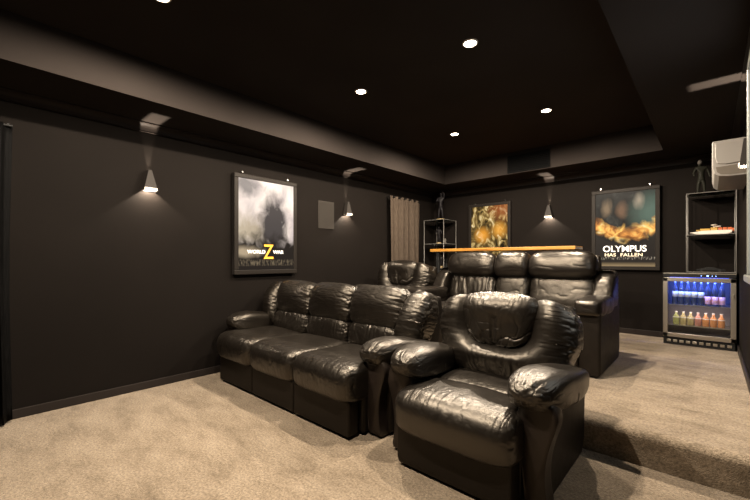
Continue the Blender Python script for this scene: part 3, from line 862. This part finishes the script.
def figurine(loc, hgt, lab, pose, mats, rz=0.0, base=True):
    """small standing statue, one continuous skinned body"""
    t = thing('figurine', lab, 'figurine', loc, rz); s = hgt
    z0 = .03 if base else 0
    J = dict(pel=(0, 0, .52), che=(.0, 0, .70), nec=(pose.get('lean', 0), 0, .80), hea=(pose.get('lean', 0), -.01, .90),
             lk=(-.06, 0, .28), lf=(-.075, 0, .04), rk=(.06, -.02, .28), rf=(.08, 0, .04), lt=(-.075, -.06, .02), rt=(.08, -.06, .02),
             ls=(-.11, 0, .76), rs=(.11, 0, .76), le=pose.get('le', (-.17, -.02, .62)), lh=pose.get('lh', (-.15, -.08, .52)),
             re=pose.get('re', (.17, -.02, .62)), rh=pose.get('rh', (.15, -.08, .52)))
    R = dict(pel=.07, che=.085, nec=.035, hea=.055, lk=.045, lf=.03, rk=.045, rf=.03, lt=.025, rt=.025, ls=.045, rs=.045, le=.033, lh=.026, re=.033, rh=.026)
    E = [('pel', 'che'), ('che', 'nec'), ('nec', 'hea'), ('pel', 'lk'), ('lk', 'lf'), ('lf', 'lt'), ('pel', 'rk'), ('rk', 'rf'), ('rf', 'rt'), ('che', 'ls'), ('ls', 'le'), ('le', 'lh'), ('che', 'rs'), ('rs', 're'), ('re', 'rh')]
    K = list(J); me = bpy.data.meshes.new('body')
    me.from_pydata([(J[k][0]*s, J[k][1]*s, J[k][2]*s+z0) for k in K], [(K.index(a), K.index(c)) for a, c in E], [])
    bm = bmesh.new(); bm.from_mesh(me); sl = bm.verts.layers.skin.verify(); bm.verts.ensure_lookup_table()
    for i, k in enumerate(K):
        bm.verts[i][sl].radius = (R[k]*s, R[k]*s); bm.verts[i][sl].use_root = (k == 'pel')
    bm.to_mesh(me); bm.free()
    o = link('body', me, mats[0], t)
    o.modifiers.new('skin', 'SKIN').use_smooth_shade = True
    o.modifiers.new('sub', 'SUBSURF').levels = 2; o.modifiers['sub'].render_levels = 2
    bm = bmesh.new(); bmesh.ops.create_icosphere(bm, subdivisions=2, radius=.068*s, matrix=Matrix.Translation((J['hea'][0]*s, J['hea'][1]*s, .92*s+z0)) @ Matrix.Diagonal((.85, .95, 1.15, 1)))
    bm_link('head', bm, mats[1], t, smooth=True)
    if base:
        bm = bmesh.new(); bm_cyl(bm, (0, 0, 0), (0, 0, .03), .17*s, .15*s, 20); bm_link('plinth', bm, M['figbase'], t)
    return t
figurine((R1[0]+.02, R1[1]+.20, PZ+1.768), .50, 'tall dark figurine on top of the corner display rack', dict(lean=.02, le=(-.14, -.06, .62), lh=(-.05, -.12, .66), re=(.14, -.05, .90), rh=(.05, -.05, 1.03)), (M['fig'], M['fig']), .4)
figurine((R1[0]-.03, R1[1]+.22, PZ+1.330), .30, 'dark figurine on middle shelf of the corner display rack', dict(), (M['fig'], M['fig']), .3)
figurine((R1[0]+.05, R1[1]+.17, PZ+.890), .20, 'small dark figurine low in the corner display rack behind the bar', dict(lh=(-.06, -.16, .60)), (M['fig'], M['fig_green']), .5)
orn = thing('ornament', 'small pale ornament on middle shelf of the corner display rack', 'ornament', (R1[0]+.14, R1[1]+.16, PZ+1.330))
bm = bmesh.new(); bm_lathe(bm, [(.03, 0), (.032, .012), (.012, .03), (.026, .055), (.020, .085), (.006, .10)], 16); bm_link('vase', bm, M['figlight'], orn, smooth=True)
figurine((R2[0]-.085, R2[1]+.17, R2[2]+.956), .42, 'dark figurine with pale head on top of the rack above the fridge', dict(lean=-.03, re=(.17, .0, .60), rh=(.19, -.05, .46)), (M['fig_green'], M['figlight']), .1, base=False)

# white and orange model ship on the middle shelf of the fridge-top rack
ms = thing('model_ship', 'white and orange model ship on middle shelf above the bar fridge', 'model ship', (R2[0], R2[1]+.17, R2[2]+.459))
prism('hull', [(-.195, .030), (-.12, .006), (.14, .004), (.185, .02), (.190, .050), (.05, .052), (-.10, .046)], 'y', -.035, .035, M['hull'], ms, .008)
bm = bmesh.new()
for x, w_, z, h_ in ((-.05, .09, .062, .024), (.03, .06, .068, .034), (-.115, .03, .056, .016)): bm_box(bm, (x, 0, z), (w_, .045, h_), .003)
bm_link('cabin', bm, M['ochre'], ms)
bm = bmesh.new()
for x in (.085, .125, .165): bm_box(bm, (x, 0, .066), (.034, .055, .030), .004)
bm_box(bm, (.19, 0, .052), (.025, .05, .04), .005)
bm_link('stern_housing', bm, M['orange'], ms)
bm = bmesh.new(); bm_cyl(bm, (.03, 0, .08), (.03, 0, .105), .006); bm_lathe(bm, [(.006, .10), (.028, .112), (.030, .120), (.012, .124)], 16, (.03, 0, 0)); bm_box(bm, (.065, 0, .098), (.05, .02, .010), .003)
bm_link('radar_mast', bm, M['hull'], ms)
# dark model vehicle on the rack's lowest shelf
mc = thing('model_vehicle', 'low dark model vehicle on the lowest shelf above the fridge', 'model vehicle', (R2[0]+.0, R2[1]+.10, R2[2]+.016))
prism('body', [(-.125, .012), (.125, .012), (.13, .028), (.06, .034), (.03, .055), (-.04, .055), (-.07, .034), (-.13, .028)], 'y', -.03, .03, M['black'], mc, .005)
for x in (-.08, .08):
    for y in (-.033, .033):
        bm = bmesh.new(); bm_cyl(bm, (x, y-.006, .015), (x, y+.006, .015), .015, n=14); bm_link('wheel', bm, M['blackmetal'], mc)

# ------------------------------------------------------------------ camera and view
cam = bpy.data.cameras.new('camera'); cam.sensor_width = 36; cam.lens = 36*370/750; cam.shift_y = 10/750; cam.clip_start = .02
co = bpy.data.objects.new('camera', cam); COL.objects.link(co)
co.location = (0, 0, H); co.rotation_euler = (math.radians(90), 0, math.radians(42.2))
scene.camera = co
wd = bpy.data.worlds.new('world'); scene.world = wd; wd.use_nodes = True
wd.node_tree.nodes['Background'].inputs[0].default_value = (.02, .018, .016, 1)
scene.view_settings.view_transform = 'Standard'; scene.view_settings.look = 'None'
scene.view_settings.exposure = 0.0; scene.view_settings.gamma = 1.0; scene.view_settings.use_curve_mapping = False
scene.cycles.use_denoising = True
scene.cycles.sample_clamp_indirect = 6
